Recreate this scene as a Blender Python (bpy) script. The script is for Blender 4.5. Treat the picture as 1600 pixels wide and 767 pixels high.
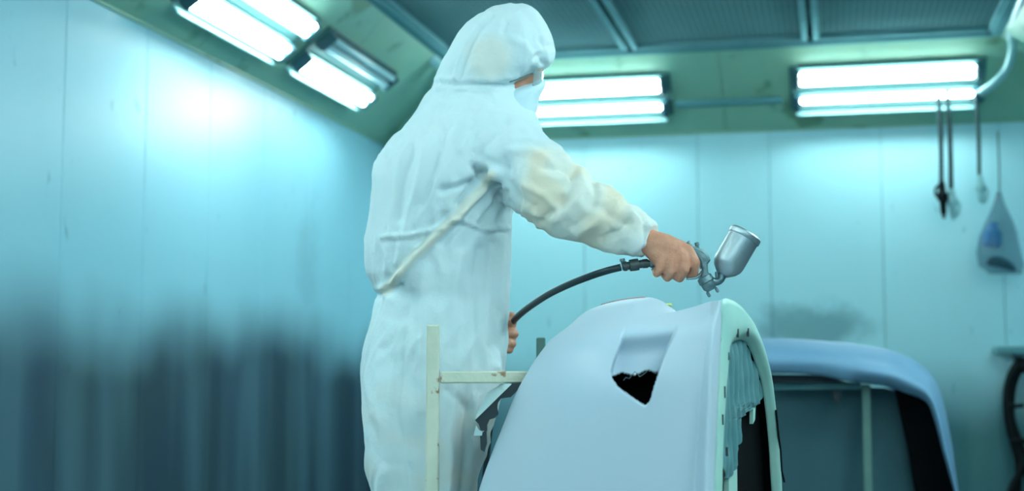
import bpy, bmesh, math, random
from mathutils import Vector, Matrix, noise

random.seed(7)
for _o in list(bpy.data.objects):
    bpy.data.objects.remove(_o, do_unlink=True)
SC = bpy.context.scene
COL = SC.collection

# ------------------------------------------------------------------ camera
FPX, CAMH = 2150.0, 0.84                      # focal length in pixels of the 1600 wide frame, camera height
PITCH = math.atan(195 / FPX)
YAW = math.atan(502 / math.hypot(FPX, 195))
cam_d = bpy.data.cameras.new('camera')
cam = bpy.data.objects.new('camera', cam_d)
COL.objects.link(cam)
cam.location = (0, 0, CAMH)
cam.rotation_euler = (math.pi / 2 + PITCH, 0, YAW)
cam_d.sensor_width = 36.0
cam_d.lens = 36.0 * FPX / 1600.0
cam_d.clip_start = 0.05
cam_d.dof.use_dof = True
cam_d.dof.focus_distance = 3.15
cam_d.dof.aperture_fstop = 2.5
SC.camera = cam

# ------------------------------------------------------------------ world, exposure
world = bpy.data.worlds.new('world')
SC.world = world
world.use_nodes = True
world.node_tree.nodes['Background'].inputs[0].default_value = (0.30, 0.62, 0.70, 1)
world.node_tree.nodes['Background'].inputs[1].default_value = 0.05
SC.view_settings.view_transform = 'Standard'
SC.view_settings.look = 'None'
SC.view_settings.gamma = 1.0
SC.view_settings.exposure = 0.40
TUBE_STRENGTH = 27.5
TUBE_COLOUR = (0.80, 1.0, 0.985)

# ------------------------------------------------------------------ picture-to-room geometry
RX = Vector((math.cos(YAW), math.sin(YAW), 0))          # to the right of the view
FX = Vector((-math.sin(YAW), math.cos(YAW), 0))         # away from the camera, level
FW = FX * math.cos(PITCH) + Vector((0, 0, math.sin(PITCH)))
UP = RX.cross(FW)
CAMP = Vector((0, 0, CAMH))


def ray(px, py):
    return FW * FPX + RX * (px - 800) + UP * (383 - py)


def P(px, py, D):
    """room point at level distance D from the camera"""
    r = ray(px, py)
    return CAMP + r * (D / r.dot(FX))


def on_y(px, py, Y):
    r = ray(px, py)
    return CAMP + r * (Y / r.y)


def on_plane(px, py, p0, n):
    r = ray(px, py)
    return CAMP + r * ((Vector(p0) - CAMP).dot(n) / r.dot(n))


def lerp(a, b, t):
    return a + (b - a) * t


def sm(a, b, x):
    t = max(0.0, min(1.0, (x - a) / (b - a)))
    return t * t * (3 - 2 * t)


def interp(tab, x):
    """tab: rows (x, a, b, ...) sorted by x"""
    if x <= tab[0][0]:
        return tab[0][1:]
    for r0, r1 in zip(tab, tab[1:]):
        if x <= r1[0]:
            t = (x - r0[0]) / (r1[0] - r0[0])
            return tuple(lerp(a, b, t) for a, b in zip(r0[1:], r1[1:]))
    return tab[-1][1:]


def curve_pts(pts, n):
    """Catmull-Rom through pts, n samples"""
    pts = [Vector(p) for p in pts]
    q = [pts[0] * 2 - pts[1]] + pts + [pts[-1] * 2 - pts[-2]]
    out = []
    m = len(pts) - 1
    for i in range(n):
        s = i / (n - 1) * m
        k = min(int(s), m - 1)
        t = s - k
        a, b, c, d = q[k], q[k + 1], q[k + 2], q[k + 3]
        out.append(0.5 * ((2 * b) + (c - a) * t + (2 * a - 5 * b + 4 * c - d) * t * t + (3 * b - a - 3 * c + d) * t ** 3))
    return out


# ------------------------------------------------------------------ materials
def mat(name, col, rough=0.5, metal=0.0, col2=None, scale=8.0, stretch=(1, 1, 1), bump=0.0, bscale=60.0,
        spots=None, spot_scale=20.0, spot_amt=0.62, spec=0.5, detail=4.0, space='Object', sss=0.0):
    m = bpy.data.materials.new(name)
    m.use_nodes = True
    nt = m.node_tree
    N, L = nt.nodes, nt.links
    b = N['Principled BSDF']
    b.inputs['Roughness'].default_value = rough
    b.inputs['Metallic'].default_value = metal
    b.inputs['Specular IOR Level'].default_value = spec
    b.inputs['Base Color'].default_value = (*col, 1)
    if sss:
        b.inputs['Subsurface Weight'].default_value = sss
        b.inputs['Subsurface Radius'].default_value = (0.01, 0.008, 0.007)
        b.inputs['Subsurface Scale'].default_value = 0.5
    tc = N.new('ShaderNodeTexCoord')
    mp = N.new('ShaderNodeMapping')
    mp.inputs['Scale'].default_value = stretch
    L.new(tc.outputs[space], mp.inputs['Vector'])
    out = None
    if col2 is not None:
        nz = N.new('ShaderNodeTexNoise')
        nz.inputs['Scale'].default_value = scale
        nz.inputs['Detail'].default_value = detail
        L.new(mp.outputs[0], nz.inputs['Vector'])
        rp = N.new('ShaderNodeValToRGB')
        rp.color_ramp.elements[0].position = 0.32
        rp.color_ramp.elements[1].position = 0.68
        rp.color_ramp.elements[0].color = (*col, 1)
        rp.color_ramp.elements[1].color = (*col2, 1)
        L.new(nz.outputs['Fac'], rp.inputs[0])
        out = rp.outputs[0]
    if spots is not None:
        n2 = N.new('ShaderNodeTexNoise')
        n2.inputs['Scale'].default_value = spot_scale
        n2.inputs['Detail'].default_value = 5
        L.new(mp.outputs[0], n2.inputs['Vector'])
        r2 = N.new('ShaderNodeValToRGB')
        r2.color_ramp.elements[0].position = spot_amt
        r2.color_ramp.elements[1].position = spot_amt + 0.06
        r2.color_ramp.elements[0].color = (0, 0, 0, 1)
        r2.color_ramp.elements[1].color = (1, 1, 1, 1)
        L.new(n2.outputs['Fac'], r2.inputs[0])
        mx = N.new('ShaderNodeMix')
        mx.data_type = 'RGBA'
        L.new(r2.outputs[0], mx.inputs['Factor'])
        if out:
            L.new(out, mx.inputs['A'])
        else:
            mx.inputs['A'].default_value = (*col, 1)
        mx.inputs['B'].default_value = (*spots, 1)
        out = mx.outputs['Result']
    if out:
        L.new(out, b.inputs['Base Color'])
    if bump:
        nb = N.new('ShaderNodeTexNoise')
        nb.inputs['Scale'].default_value = bscale
        nb.inputs['Detail'].default_value = 5
        L.new(mp.outputs[0], nb.inputs['Vector'])
        bp = N.new('ShaderNodeBump')
        bp.inputs['Strength'].default_value = bump
        bp.inputs['Distance'].default_value = 0.01
        L.new(nb.outputs['Fac'], bp.inputs['Height'])
        L.new(bp.outputs[0], b.inputs['Normal'])
    return m


def wall_mat(name, base, alt, dark_tone, top, blots=()):
    """enamelled steel sheet with dark blurred reflections painted in as an irregular streaked band along its foot"""
    m = bpy.data.materials.new(name)
    m.use_nodes = True
    nt = m.node_tree
    N, L = nt.nodes, nt.links
    b = N['Principled BSDF']
    b.inputs['Roughness'].default_value = 0.36
    b.inputs['Specular IOR Level'].default_value = 0.5
    g = N.new('ShaderNodeNewGeometry')
    sep = N.new('ShaderNodeSeparateXYZ')
    L.new(g.outputs['Position'], sep.inputs[0])

    def nz(sx, sy, sz, detail=4.0):
        mp = N.new('ShaderNodeMapping')
        mp.inputs['Scale'].default_value = (sx, sy, sz)
        L.new(g.outputs['Position'], mp.inputs['Vector'])
        t = N.new('ShaderNodeTexNoise')
        t.inputs['Scale'].default_value = 1.0
        t.inputs['Detail'].default_value = detail
        L.new(mp.outputs[0], t.inputs['Vector'])
        return t.outputs['Fac']

    def math_(op, a, bb, c=None):
        q = N.new('ShaderNodeMath')
        q.operation = op
        for i, v in enumerate((a, bb, c)):
            if v is None:
                continue
            if hasattr(v, 'is_linked'):
                L.new(v, q.inputs[i])
            else:
                q.inputs[i].default_value = v
        return q.outputs[0]

    mix = N.new('ShaderNodeMix')
    mix.data_type = 'RGBA'
    L.new(nz(2.2, 2.2, 0.5), mix.inputs['Factor'])
    mix.inputs['A'].default_value = (*base, 1)
    mix.inputs['B'].default_value = (*alt, 1)
    # small scuffs
    scf = N.new('ShaderNodeValToRGB')
    scf.color_ramp.elements[0].position = 0.70
    scf.color_ramp.elements[1].position = 0.76
    L.new(nz(14, 14, 6, 3.0), scf.inputs[0])
    m2 = N.new('ShaderNodeMix')
    m2.data_type = 'RGBA'
    L.new(math_('MULTIPLY', scf.outputs[0], 0.55), m2.inputs['Factor'])
    L.new(mix.outputs['Result'], m2.inputs['A'])
    m2.inputs['B'].default_value = (base[0] * 0.35, base[1] * 0.5, base[2] * 0.55, 1)
    # dark reflections painted as a band: edge wanders, streaks run down
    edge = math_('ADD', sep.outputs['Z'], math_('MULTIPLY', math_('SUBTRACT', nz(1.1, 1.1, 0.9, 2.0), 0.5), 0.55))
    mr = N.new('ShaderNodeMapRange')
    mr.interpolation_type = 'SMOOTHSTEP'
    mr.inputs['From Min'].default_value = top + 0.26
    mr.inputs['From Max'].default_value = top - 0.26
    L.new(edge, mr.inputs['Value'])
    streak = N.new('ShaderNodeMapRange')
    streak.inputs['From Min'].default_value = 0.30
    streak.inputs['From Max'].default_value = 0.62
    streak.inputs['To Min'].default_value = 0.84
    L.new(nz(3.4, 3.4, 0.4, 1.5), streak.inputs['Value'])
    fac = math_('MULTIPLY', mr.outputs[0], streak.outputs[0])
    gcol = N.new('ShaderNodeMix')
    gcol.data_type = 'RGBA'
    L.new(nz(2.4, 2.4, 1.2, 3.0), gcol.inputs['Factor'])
    gcol.inputs['A'].default_value = (dark_tone[0], dark_tone[1] * 1.15, dark_tone[2] * 0.72, 1)
    gcol.inputs['B'].default_value = (dark_tone[0] * 0.9, dark_tone[1] * 0.9, dark_tone[2] * 1.45, 1)
    for bx, by, bz, rx, rz, amt in blots:                       # separate dark patches with ragged edges
        mp = N.new('ShaderNodeMapping')
        mp.vector_type = 'TEXTURE'
        mp.inputs['Location'].default_value = (bx, by, bz)
        mp.inputs['Scale'].default_value = (rx, rx, rz)
        L.new(g.outputs['Position'], mp.inputs['Vector'])
        ln = N.new('ShaderNodeVectorMath')
        ln.operation = 'LENGTH'
        L.new(mp.outputs[0], ln.inputs[0])
        r0 = math_('ADD', ln.outputs['Value'], math_('MULTIPLY', math_('SUBTRACT', nz(5, 5, 5, 3.0), 0.5), 1.4))
        q = N.new('ShaderNodeMapRange')
        q.interpolation_type = 'SMOOTHSTEP'
        q.inputs['From Min'].default_value = 1.0
        q.inputs['From Max'].default_value = 0.2
        q.inputs['To Max'].default_value = amt
        L.new(r0, q.inputs['Value'])
        fac = math_('MAXIMUM', fac, q.outputs[0])
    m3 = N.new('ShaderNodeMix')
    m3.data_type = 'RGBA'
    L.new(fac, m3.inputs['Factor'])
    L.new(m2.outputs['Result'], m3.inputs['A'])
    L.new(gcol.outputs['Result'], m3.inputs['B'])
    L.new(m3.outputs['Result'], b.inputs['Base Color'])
    rr = N.new('ShaderNodeMapRange')
    rr.inputs['To Min'].default_value = 0.34
    rr.inputs['To Max'].default_value = 0.7
    L.new(fac, rr.inputs['Value'])
    L.new(rr.outputs[0], b.inputs['Roughness'])
    return m


def emit_mat(name, col, strength):
    m = bpy.data.materials.new(name)
    m.use_nodes = True
    b = m.node_tree.nodes['Principled BSDF']
    b.inputs['Base Color'].default_value = (0.9, 0.95, 0.95, 1)
    b.inputs['Emission Color'].default_value = (*col, 1)
    b.inputs['Emission Strength'].default_value = strength
    return m


def clear_mat(name, col, rough, alpha):
    m = bpy.data.materials.new(name)
    m.use_nodes = True
    b = m.node_tree.nodes['Principled BSDF']
    b.inputs['Base Color'].default_value = (*col, 1)
    b.inputs['Roughness'].default_value = rough
    b.inputs['Alpha'].default_value = alpha
    return m


M = {}
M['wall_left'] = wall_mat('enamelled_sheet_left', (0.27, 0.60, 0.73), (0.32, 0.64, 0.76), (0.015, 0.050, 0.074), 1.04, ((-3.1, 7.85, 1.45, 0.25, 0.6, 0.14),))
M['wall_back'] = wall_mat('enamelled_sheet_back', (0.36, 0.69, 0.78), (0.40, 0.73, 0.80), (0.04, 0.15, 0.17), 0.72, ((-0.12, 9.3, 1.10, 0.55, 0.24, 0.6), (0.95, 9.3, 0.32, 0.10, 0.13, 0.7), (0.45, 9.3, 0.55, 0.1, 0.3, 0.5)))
M['backing'] = mat('joint_steel', (0.08, 0.24, 0.28), 0.7)
M['cove'] = mat('cove_paint', (0.17, 0.40, 0.33), 0.45, col2=(0.23, 0.43, 0.31), scale=1.6, spots=(0.11, 0.24, 0.16), spot_scale=2.6, spot_amt=0.60)
M['ceiling'] = mat('ceiling_steel', (0.06, 0.2, 0.23), 0.6, col2=(0.08, 0.24, 0.27), spec=0.0)
M['filter_pad'] = mat('filter_pad', (0.035, 0.105, 0.122), 0.9, col2=(0.075, 0.175, 0.195), scale=2.2, bump=0.4, bscale=40, spec=0.0)
M['filter_wire'] = mat('filter_wire', (0.17, 0.34, 0.37), 0.5, spec=0.0)
M['frame_metal'] = mat('frame_metal', (0.11, 0.27, 0.30), 0.6, col2=(0.14, 0.31, 0.34), spec=0.0)
M['angle'] = mat('edge_angle', (0.10, 0.26, 0.29), 0.5, spec=0.0)
M['slot'] = mat('slot_dark', (0.006, 0.03, 0.04), 0.8)
M['floor'] = mat('floor_concrete', (0.09, 0.13, 0.14), 0.55, col2=(0.14, 0.18, 0.19), scale=3.0, bump=0.2)
M['tube_lit'] = emit_mat('tube_lit', TUBE_COLOUR, TUBE_STRENGTH)
M['tube_dead'] = mat('tube_dead', (0.35, 0.62, 0.68), 0.3)
M['reflector'] = mat('reflector_enamel', (0.05, 0.12, 0.125), 0.6, spec=0.1)
M['reflector_dark'] = mat('reflector_shaded', (0.03, 0.11, 0.13), 0.4, col2=(0.05, 0.15, 0.17))  # shadow behind the unlit tubes put into a darker reflector colour
M['lamp_case'] = mat('lamp_case', (0.06, 0.16, 0.165), 0.5, spec=0.1)
M['lip'] = mat('lamp_lip', (0.22, 0.46, 0.48), 0.5)
M['lamp_end'] = mat('lamp_end', (0.02, 0.09, 0.12), 0.5)
M['conduit'] = mat('conduit', (0.30, 0.55, 0.58), 0.4, 0.2)
M['conduit_light'] = mat('conduit_light', (0.42, 0.72, 0.76), 0.4)
M['trunking'] = mat('trunking', (0.07, 0.25, 0.28), 0.5)
M['black'] = mat('black_rubber', (0.004, 0.008, 0.010), 0.7, spec=0.15)
M['black_void'] = mat('hollow_shade', (0.0025, 0.004, 0.005), 0.9, spec=0.1)  # shade of the bumper hollows painted as black
M['grey_cord'] = mat('grey_cord', (0.012, 0.05, 0.06), 0.6)
M['chrome'] = mat('dull_chrome', (0.42, 0.52, 0.55), 0.3, 0.9)
M['brass'] = mat('dark_brass', (0.05, 0.07, 0.075), 0.4, 0.6, col2=(0.10, 0.12, 0.12))
M['cup'] = mat('cup_aluminium', (0.36, 0.46, 0.51), 0.40, 0.8, col2=(0.44, 0.50, 0.53), scale=14, bump=0.08, bscale=90)
M['gun'] = mat('gun_alloy', (0.20, 0.29, 0.31), 0.42, 0.7, col2=(0.12, 0.20, 0.23), scale=30, bump=0.2, bscale=120)
M['hose'] = mat('hose_rubber', (0.008, 0.030, 0.038), 0.42)
M['skin'] = mat('skin', (0.60, 0.25, 0.155), 0.5, col2=(0.70, 0.31, 0.20), scale=45, bump=0.25, bscale=220, sss=0.12)
M['hair'] = mat('dark_hair', (0.02, 0.015, 0.012), 0.6)
M['lens'] = clear_mat('clear_lens', (0.40, 0.56, 0.58), 0.05, 0.4)
M['lens_frame'] = mat('glasses_frame', (0.12, 0.17, 0.17), 0.4)
M['mask'] = mat('mask_cloth', (0.62, 0.78, 0.85), 0.9, bump=0.1, bscale=200)
M['boot'] = mat('boot', (0.03, 0.04, 0.045), 0.6)
M['primer'] = mat('bumper_primer', (0.51, 0.61, 0.72), 0.42, col2=(0.54, 0.62, 0.69), scale=2.5, spec=0.35)
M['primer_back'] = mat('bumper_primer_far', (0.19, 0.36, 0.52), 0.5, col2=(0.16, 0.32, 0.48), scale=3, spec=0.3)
M['flange'] = mat('flange_primer', (0.36, 0.62, 0.56), 0.5, col2=(0.46, 0.68, 0.60), scale=9, spots=(0.16, 0.36, 0.34), spot_scale=26, spot_amt=0.68)
M['masking'] = mat('masking_film', (0.10, 0.25, 0.27), 0.5, col2=(0.14, 0.30, 0.32), scale=12, bump=0.2, bscale=40)
M['cream'] = mat('cream_paint', (0.60, 0.62, 0.50), 0.55, col2=(0.70, 0.70, 0.58), scale=12, spots=(0.33, 0.19, 0.10), spot_scale=30, spot_amt=0.61, bump=0.2)
M['post_green'] = mat('post_green', (0.10, 0.22, 0.20), 0.6, col2=(0.14, 0.26, 0.23))
M['bracket_light'] = mat('bracket_light', (0.48, 0.62, 0.64), 0.5)
M['bracket_dark'] = mat('bracket_dark', (0.02, 0.035, 0.045), 0.6)
M['yellow'] = mat('yellow_tape', (0.62, 0.66, 0.25), 0.6)
M['rust'] = mat('thin_edge', (0.45, 0.30, 0.32), 0.6)
M['sheet'] = mat('masking_sheet', (0.035, 0.115, 0.145), 0.6, col2=(0.05, 0.14, 0.17), scale=3)
M['wire'] = mat('wire', (0.12, 0.17, 0.19), 0.4, 0.4)
M['bag'] = clear_mat('bag_plastic', (0.07, 0.20, 0.28), 0.25, 0.42)
M['blue'] = mat('blue_plastic', (0.05, 0.24, 0.62), 0.3)
M['shelf'] = mat('shelf_paint', (0.10, 0.30, 0.33), 0.5)


def suit_mat():
    m = mat('coverall_nonwoven', (0.645, 0.765, 0.805), 0.92, col2=(0.68, 0.78, 0.81), scale=5, bump=0.16, bscale=70, spec=0.2)
    nt = m.node_tree
    N, L = nt.nodes, nt.links
    b = N['Principled BSDF']
    src = b.inputs['Base Color'].links[0].from_socket
    at = N.new('ShaderNodeAttribute')
    at.attribute_name = 'warm'
    mx = N.new('ShaderNodeMix')
    mx.data_type = 'RGBA'
    L.new(at.outputs['Fac'], mx.inputs['Factor'])
    L.new(src, mx.inputs['A'])
    mx.inputs['B'].default_value = (0.84, 0.73, 0.58, 1)      # the cream shirt showing through the thin cloth
    L.new(mx.outputs['Result'], b.inputs['Base Color'])
    return m


M['suit'] = suit_mat()


# ------------------------------------------------------------------ mesh helpers
def frame_of(d):
    d = d.normalized()
    a = Vector((0, 0, 1)) if abs(d.z) < 0.9 else Vector((1, 0, 0))
    u = d.cross(a).normalized()
    return u, d.cross(u).normalized()


def add_box(bm, c, size, mtx=None, bevel=0.0):
    r = bmesh.ops.create_cube(bm, size=1.0)
    vs = r['verts']
    T = Matrix.Translation(Vector(c))
    S = Matrix.Diagonal((*size, 1))
    T = T @ (mtx.to_4x4() if mtx else Matrix()) @ S
    bmesh.ops.transform(bm, matrix=T, verts=vs)
    if bevel:
        es = {e for v in vs for e in v.link_edges}
        bmesh.ops.bevel(bm, geom=list(es), offset=bevel, segments=1, profile=0.5, affect='EDGES')


def add_bar(bm, a, b, w, h, bevel=0.0):
    a, b = Vector(a), Vector(b)
    d = (b - a)
    u, v = frame_of(d)
    R = Matrix((u, v, d.normalized())).transposed()
    add_box(bm, (a + b) / 2, (w, h, d.length), R, bevel)


def add_rings(bm, rings, cap=True, closed=True):
    V = [[bm.verts.new(p) for p in r] for r in rings]
    n = len(V[0])
    for r0, r1 in zip(V, V[1:]):
        for i in range(n if closed else n - 1):
            j = (i + 1) % n
            bm.faces.new((r0[i], r0[j], r1[j], r1[i]))
    if cap:
        bm.faces.new(list(reversed(V[0])))
        bm.faces.new(V[-1])
    return V


def add_tube(bm, pts, rad, seg=10, cap=True):
    pts = [Vector(p) for p in pts]
    rings = []
    u0 = None
    for i, p in enumerate(pts):
        d = (pts[min(i + 1, len(pts) - 1)] - pts[max(i - 1, 0)]).normalized()
        if u0 is None:
            u0, _ = frame_of(d)
        u = (u0 - d * u0.dot(d)).normalized()
        v = d.cross(u)
        u0 = u
        r = rad[i] if isinstance(rad, (list, tuple)) else rad
        rings.append([p + u * (r * math.cos(2 * math.pi * k / seg)) + v * (r * math.sin(2 * math.pi * k / seg)) for k in range(seg)])
    add_rings(bm, rings, cap)


def add_lathe(bm, base, axis, prof, seg=24):
    """prof: (distance along axis, radius)"""
    base, d = Vector(base), Vector(axis).normalized()
    u, v = frame_of(d)
    rings = [[base + d * h + u * (r * math.cos(2 * math.pi * k / seg)) + v * (r * math.sin(2 * math.pi * k / seg)) for k in range(seg)] for h, r in prof]
    add_rings(bm, rings)


def add_ball(bm, c, r, sub=2, scale=None, rot=None):
    T = Matrix.Translation(Vector(c))
    if rot:
        T = T @ rot.to_4x4()
    if scale:
        T = T @ Matrix.Diagonal((*scale, 1))
    bmesh.ops.create_icosphere(bm, subdivisions=sub, radius=r, matrix=T)


def add_chain(bm, pts, rad, seg=14):
    """limb: cones between joints, balls on them (to be fused by a voxel remesh)"""
    for (a, b, ra, rb) in zip(pts, pts[1:], rad, rad[1:]):
        add_tube(bm, [a, b], [ra, rb], seg)
    for p, r in zip(pts, rad):
        add_ball(bm, p, r, 2)


def add_poly(bm, pts, thick):
    """flat polygon with thickness: pts ordered, thick = offset Vector"""
    a = [bm.verts.new(p) for p in pts]
    b = [bm.verts.new(Vector(p) + Vector(thick)) for p in pts]
    n = len(a)
    bm.faces.new(a)
    bm.faces.new(list(reversed(b)))
    for i in range(n):
        j = (i + 1) % n
        bm.faces.new((a[j], a[i], b[i], b[j]))


def add_grid(bm, rows):
    V = [[bm.verts.new(p) for p in r] for r in rows]
    F = []
    for r0, r1 in zip(V, V[1:]):
        for i in range(len(r0) - 1):
            F.append(bm.faces.new((r0[i], r0[i + 1], r1[i + 1], r1[i])))
    return V, F


def base_of(o):
    p = Vector((0, 0, 0))
    while o is not None:
        p = p + o.location
        o = o.parent
    return p


def link(name, bm, material, parent=None, loc=None, smooth=False, angle=None):
    """bm is in room coordinates; the object's origin is its parent's base (or loc)"""
    base = base_of(parent) if parent is not None else Vector(loc or (0, 0, 0))
    bmesh.ops.translate(bm, vec=-base, verts=bm.verts)
    bmesh.ops.recalc_face_normals(bm, faces=bm.faces)
    me = bpy.data.meshes.new(name)
    bm.to_mesh(me)
    bm.free()
    me.materials.append(material)
    o = bpy.data.objects.new(name, me)
    COL.objects.link(o)
    if parent is not None:
        o.parent = parent
    else:
        o.location = base
    if smooth:
        me.polygons.foreach_set('use_smooth', [True] * len(me.polygons))
        if angle:
            me.set_sharp_from_angle(angle=math.radians(angle))
    return o


def thing(name, label, cat, loc, group=None):
    o = bpy.data.objects.new(name, None)
    COL.objects.link(o)
    o.location = loc
    o.empty_display_size = 0.1
    return tag(o, label, cat, group)


def tag(o, label, cat, group=None):
    o['label'] = label
    o['category'] = cat
    if group:
        o['group'] = group
    return o


def struct(o):
    o['kind'] = 'structure'
    return o


def copy_tree(o, parent=None):
    c = o.copy()
    COL.objects.link(c)
    c.parent = parent
    for ch in o.children:
        copy_tree(ch, c)
    return c


def baked(o, voxel, smooth_it):
    """voxel-fuse the mesh of o and smooth it"""
    m1 = o.modifiers.new('remesh', 'REMESH')
    m1.mode = 'VOXEL'
    m1.voxel_size = voxel
    m2 = o.modifiers.new('smooth', 'SMOOTH')
    m2.iterations = smooth_it
    m2.factor = 0.5
    dg = bpy.context.evaluated_depsgraph_get()
    me = bpy.data.meshes.new_from_object(o.evaluated_get(dg))
    old = o.data
    mats = [m for m in old.materials]
    o.modifiers.clear()
    me.name = old.name
    o.data = me
    bpy.data.meshes.remove(old)
    me.materials.clear()
    for m in mats:
        me.materials.append(m)
    me.polygons.foreach_set('use_smooth', [True] * len(me.polygons))
    return o


# ================================================================== THE BOOTH
XL, XR, YB, YF, ZW, ZC = -3.10, 1.66, 9.30, -3.0, 2.445, 2.92
XLC, XRC, YBC, YFC = -2.47, 1.03, YB - (ZC - ZW), YF + (ZC - ZW)

bm = bmesh.new()
add_box(bm, ((XL + XR) / 2, (YB + YF) / 2, -0.05), (XR - XL + 0.3, YB - YF + 0.3, 0.1))
struct(link('floor', bm, M['floor'], loc=((XL + XR) / 2, (YB + YF) / 2, 0)))
bm = bmesh.new()
add_box(bm, ((XL + XR) / 2, (YB + YF) / 2, ZC + 0.13), (XR - XL + 0.3, YB - YF + 0.3, 0.06))
ceiling = struct(link('ceiling', bm, M['ceiling'], loc=((XL + XR) / 2, (YB + YF) / 2, ZC)))


def sheet_wall(name, material, a, b, inward, seams):
    """backing plate plus enamelled panels between the seams; a->b along the wall at floor level"""
    a, b, inward = Vector(a), Vector(b), Vector(inward)
    d = (b - a).normalized()
    R = Matrix((d, Vector((0, 0, 1)).cross(d), Vector((0, 0, 1)))).transposed()
    bm = bmesh.new()
    c = (a + b) / 2 - inward * 0.07 + Vector((0, 0, ZW / 2))
    add_box(bm, c, ((b - a).length, 0.1, ZW), R)
    w = struct(link(name, bm, M['backing'], loc=(a + b) / 2))
    s = [0.0] + [q for q in seams] + [(b - a).length]
    for s0, s1 in zip(s, s[1:]):
        bm = bmesh.new()
        add_box(bm, a + d * ((s0 + s1) / 2) + Vector((0, 0, ZW / 2)) - inward * 0.01, (s1 - s0 - 0.003, 0.02, ZW - 0.002), R, 0.003)
        link('panel', bm, material, w)
    return w


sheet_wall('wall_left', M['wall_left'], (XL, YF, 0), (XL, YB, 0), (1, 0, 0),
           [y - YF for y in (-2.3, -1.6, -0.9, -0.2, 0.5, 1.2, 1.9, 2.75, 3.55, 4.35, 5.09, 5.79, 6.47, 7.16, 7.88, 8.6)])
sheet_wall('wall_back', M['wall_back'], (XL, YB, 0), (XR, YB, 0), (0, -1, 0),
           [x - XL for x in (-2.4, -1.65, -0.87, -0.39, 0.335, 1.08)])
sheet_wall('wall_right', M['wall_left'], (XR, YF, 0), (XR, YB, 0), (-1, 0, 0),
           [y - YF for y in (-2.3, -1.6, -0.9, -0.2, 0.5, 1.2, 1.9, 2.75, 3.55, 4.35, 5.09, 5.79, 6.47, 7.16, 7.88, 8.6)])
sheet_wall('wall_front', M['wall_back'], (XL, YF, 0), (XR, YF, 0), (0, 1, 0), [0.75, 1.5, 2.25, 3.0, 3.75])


def cove(name, p0, p1, q0, q1, cuts):
    """sloped cove strip: lower edge p0->p1, upper edge q0->q1, split into panels at fractions cuts"""
    p0, p1, q0, q1 = map(Vector, (p0, p1, q0, q1))
    n = (p1 - p0).cross(q0 - p0).normalized()
    if n.z > 0:
        n = -n
    bm = bmesh.new()
    add_poly(bm, [p0 - n * 0.015, p1 - n * 0.015, q1 - n * 0.015, q0 - n * 0.015], -n * 0.04)
    o = struct(link(name, bm, M['backing'], loc=(p0 + p1) / 2))
    c = [0.0] + cuts + [1.0]
    for a, b in zip(c, c[1:]):
        e = 0.0025 / (p1 - p0).length
        bm = bmesh.new()
        add_poly(bm, [lerp(p0, p1, a + e), lerp(p0, p1, b - e), lerp(q0, q1, b - e), lerp(q0, q1, a + e)], -n * 0.014)
        link('panel', bm, M['cove'], o)
    return n


N_BACK = cove('trim_1', (XL, YB, ZW), (XR, YB, ZW), (XLC, YBC, ZC), (XRC, YBC, ZC), [0.24, 0.51, 0.76])
N_LEFT = cove('trim_2', (XL, YF, ZW), (XL, YB, ZW), (XLC, YFC, ZC), (XLC, YBC, ZC), [0.12, 0.25, 0.38, 0.51, 0.64, 0.755, 0.88])
N_RIGHT = cove('trim_3', (XR, YF, ZW), (XR, YB, ZW), (XRC, YFC, ZC), (XRC, YBC, ZC), [0.12, 0.25, 0.38, 0.51, 0.64, 0.755, 0.88])
N_FRONT = cove('trim_4', (XL, YF, ZW), (XR, YF, ZW), (XLC, YFC, ZC), (XRC, YFC, ZC), [0.33, 0.66])
# little capping strip where the walls meet the coves
for i, (a, b) in enumerate((((XL, YB - 0.004, ZW), (XR, YB - 0.004, ZW)), ((XL + 0.004, YF, ZW), (XL + 0.004, YB, ZW)))):
    bm = bmesh.new()
    add_bar(bm, a, b, 0.016, 0.016)
    struct(link('trim_%d' % (5 + i), bm, M['cove'], loc=a))

# ceiling filters: three across, two rows shown of the grid
filt_cols = [(XLC, -1.25, 'left'), (-1.25, -0.10, 'middle'), (-0.10, XRC, 'right')]
filt_rows = [(YBC - 1.75, YBC - 0.02, 'nearest the back wall'), (YBC - 3.5, YBC - 1.77, 'in the row nearer the camera')]
for r0, r1, rl in filt_rows:
    for c0, c1, cl in filt_cols:
        t = thing('ceiling_filter', 'dark wire-faced ceiling filter panel, %s one %s' % (cl, rl), 'ceiling filter',
                  ((c0 + c1) / 2, (r0 + r1) / 2, ZC), 'ceiling filter panels')
        bm = bmesh.new()
        add_box(bm, ((c0 + c1) / 2, (r0 + r1) / 2, ZC + 0.06), (c1 - c0 - 0.03, r1 - r0 - 0.02, 0.03))
        link('filter_pad', bm, M['filter_pad'], t)
        for (cx, cy, sx, sy) in (((c0 + 0.035), (r0 + r1) / 2, 0.04, r1 - r0 - 0.02), ((c1 - 0.035), (r0 + r1) / 2, 0.04, r1 - r0 - 0.02),
                                 ((c0 + c1) / 2, r0 + 0.03, c1 - c0 - 0.11, 0.04), ((c0 + c1) / 2, r1 - 0.03, c1 - c0 - 0.11, 0.04)):
            bm = bmesh.new()
            add_box(bm, (cx, cy, ZC + 0.022), (sx, sy, 0.045), None, 0.005)
            link('frame_rail', bm, M['frame_metal'], t)
        bm = bmesh.new()
        x = c0 + 0.07
        while x < c1 - 0.06:
            add_box(bm, (x, (r0 + r1) / 2, ZC + 0.036), (0.006, r1 - r0 - 0.1, 0.006))
            x += 0.038
        y = r0 + 0.07
        while y < r1 - 0.06:
            add_box(bm, ((c0 + c1) / 2, y, ZC + 0.03), (c1 - c0 - 0.12, 0.006, 0.006))
            y += 0.055
        o = link('wire_mesh', bm, M['filter_wire'], t)
        o['kind'] = 'stuff'
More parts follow.
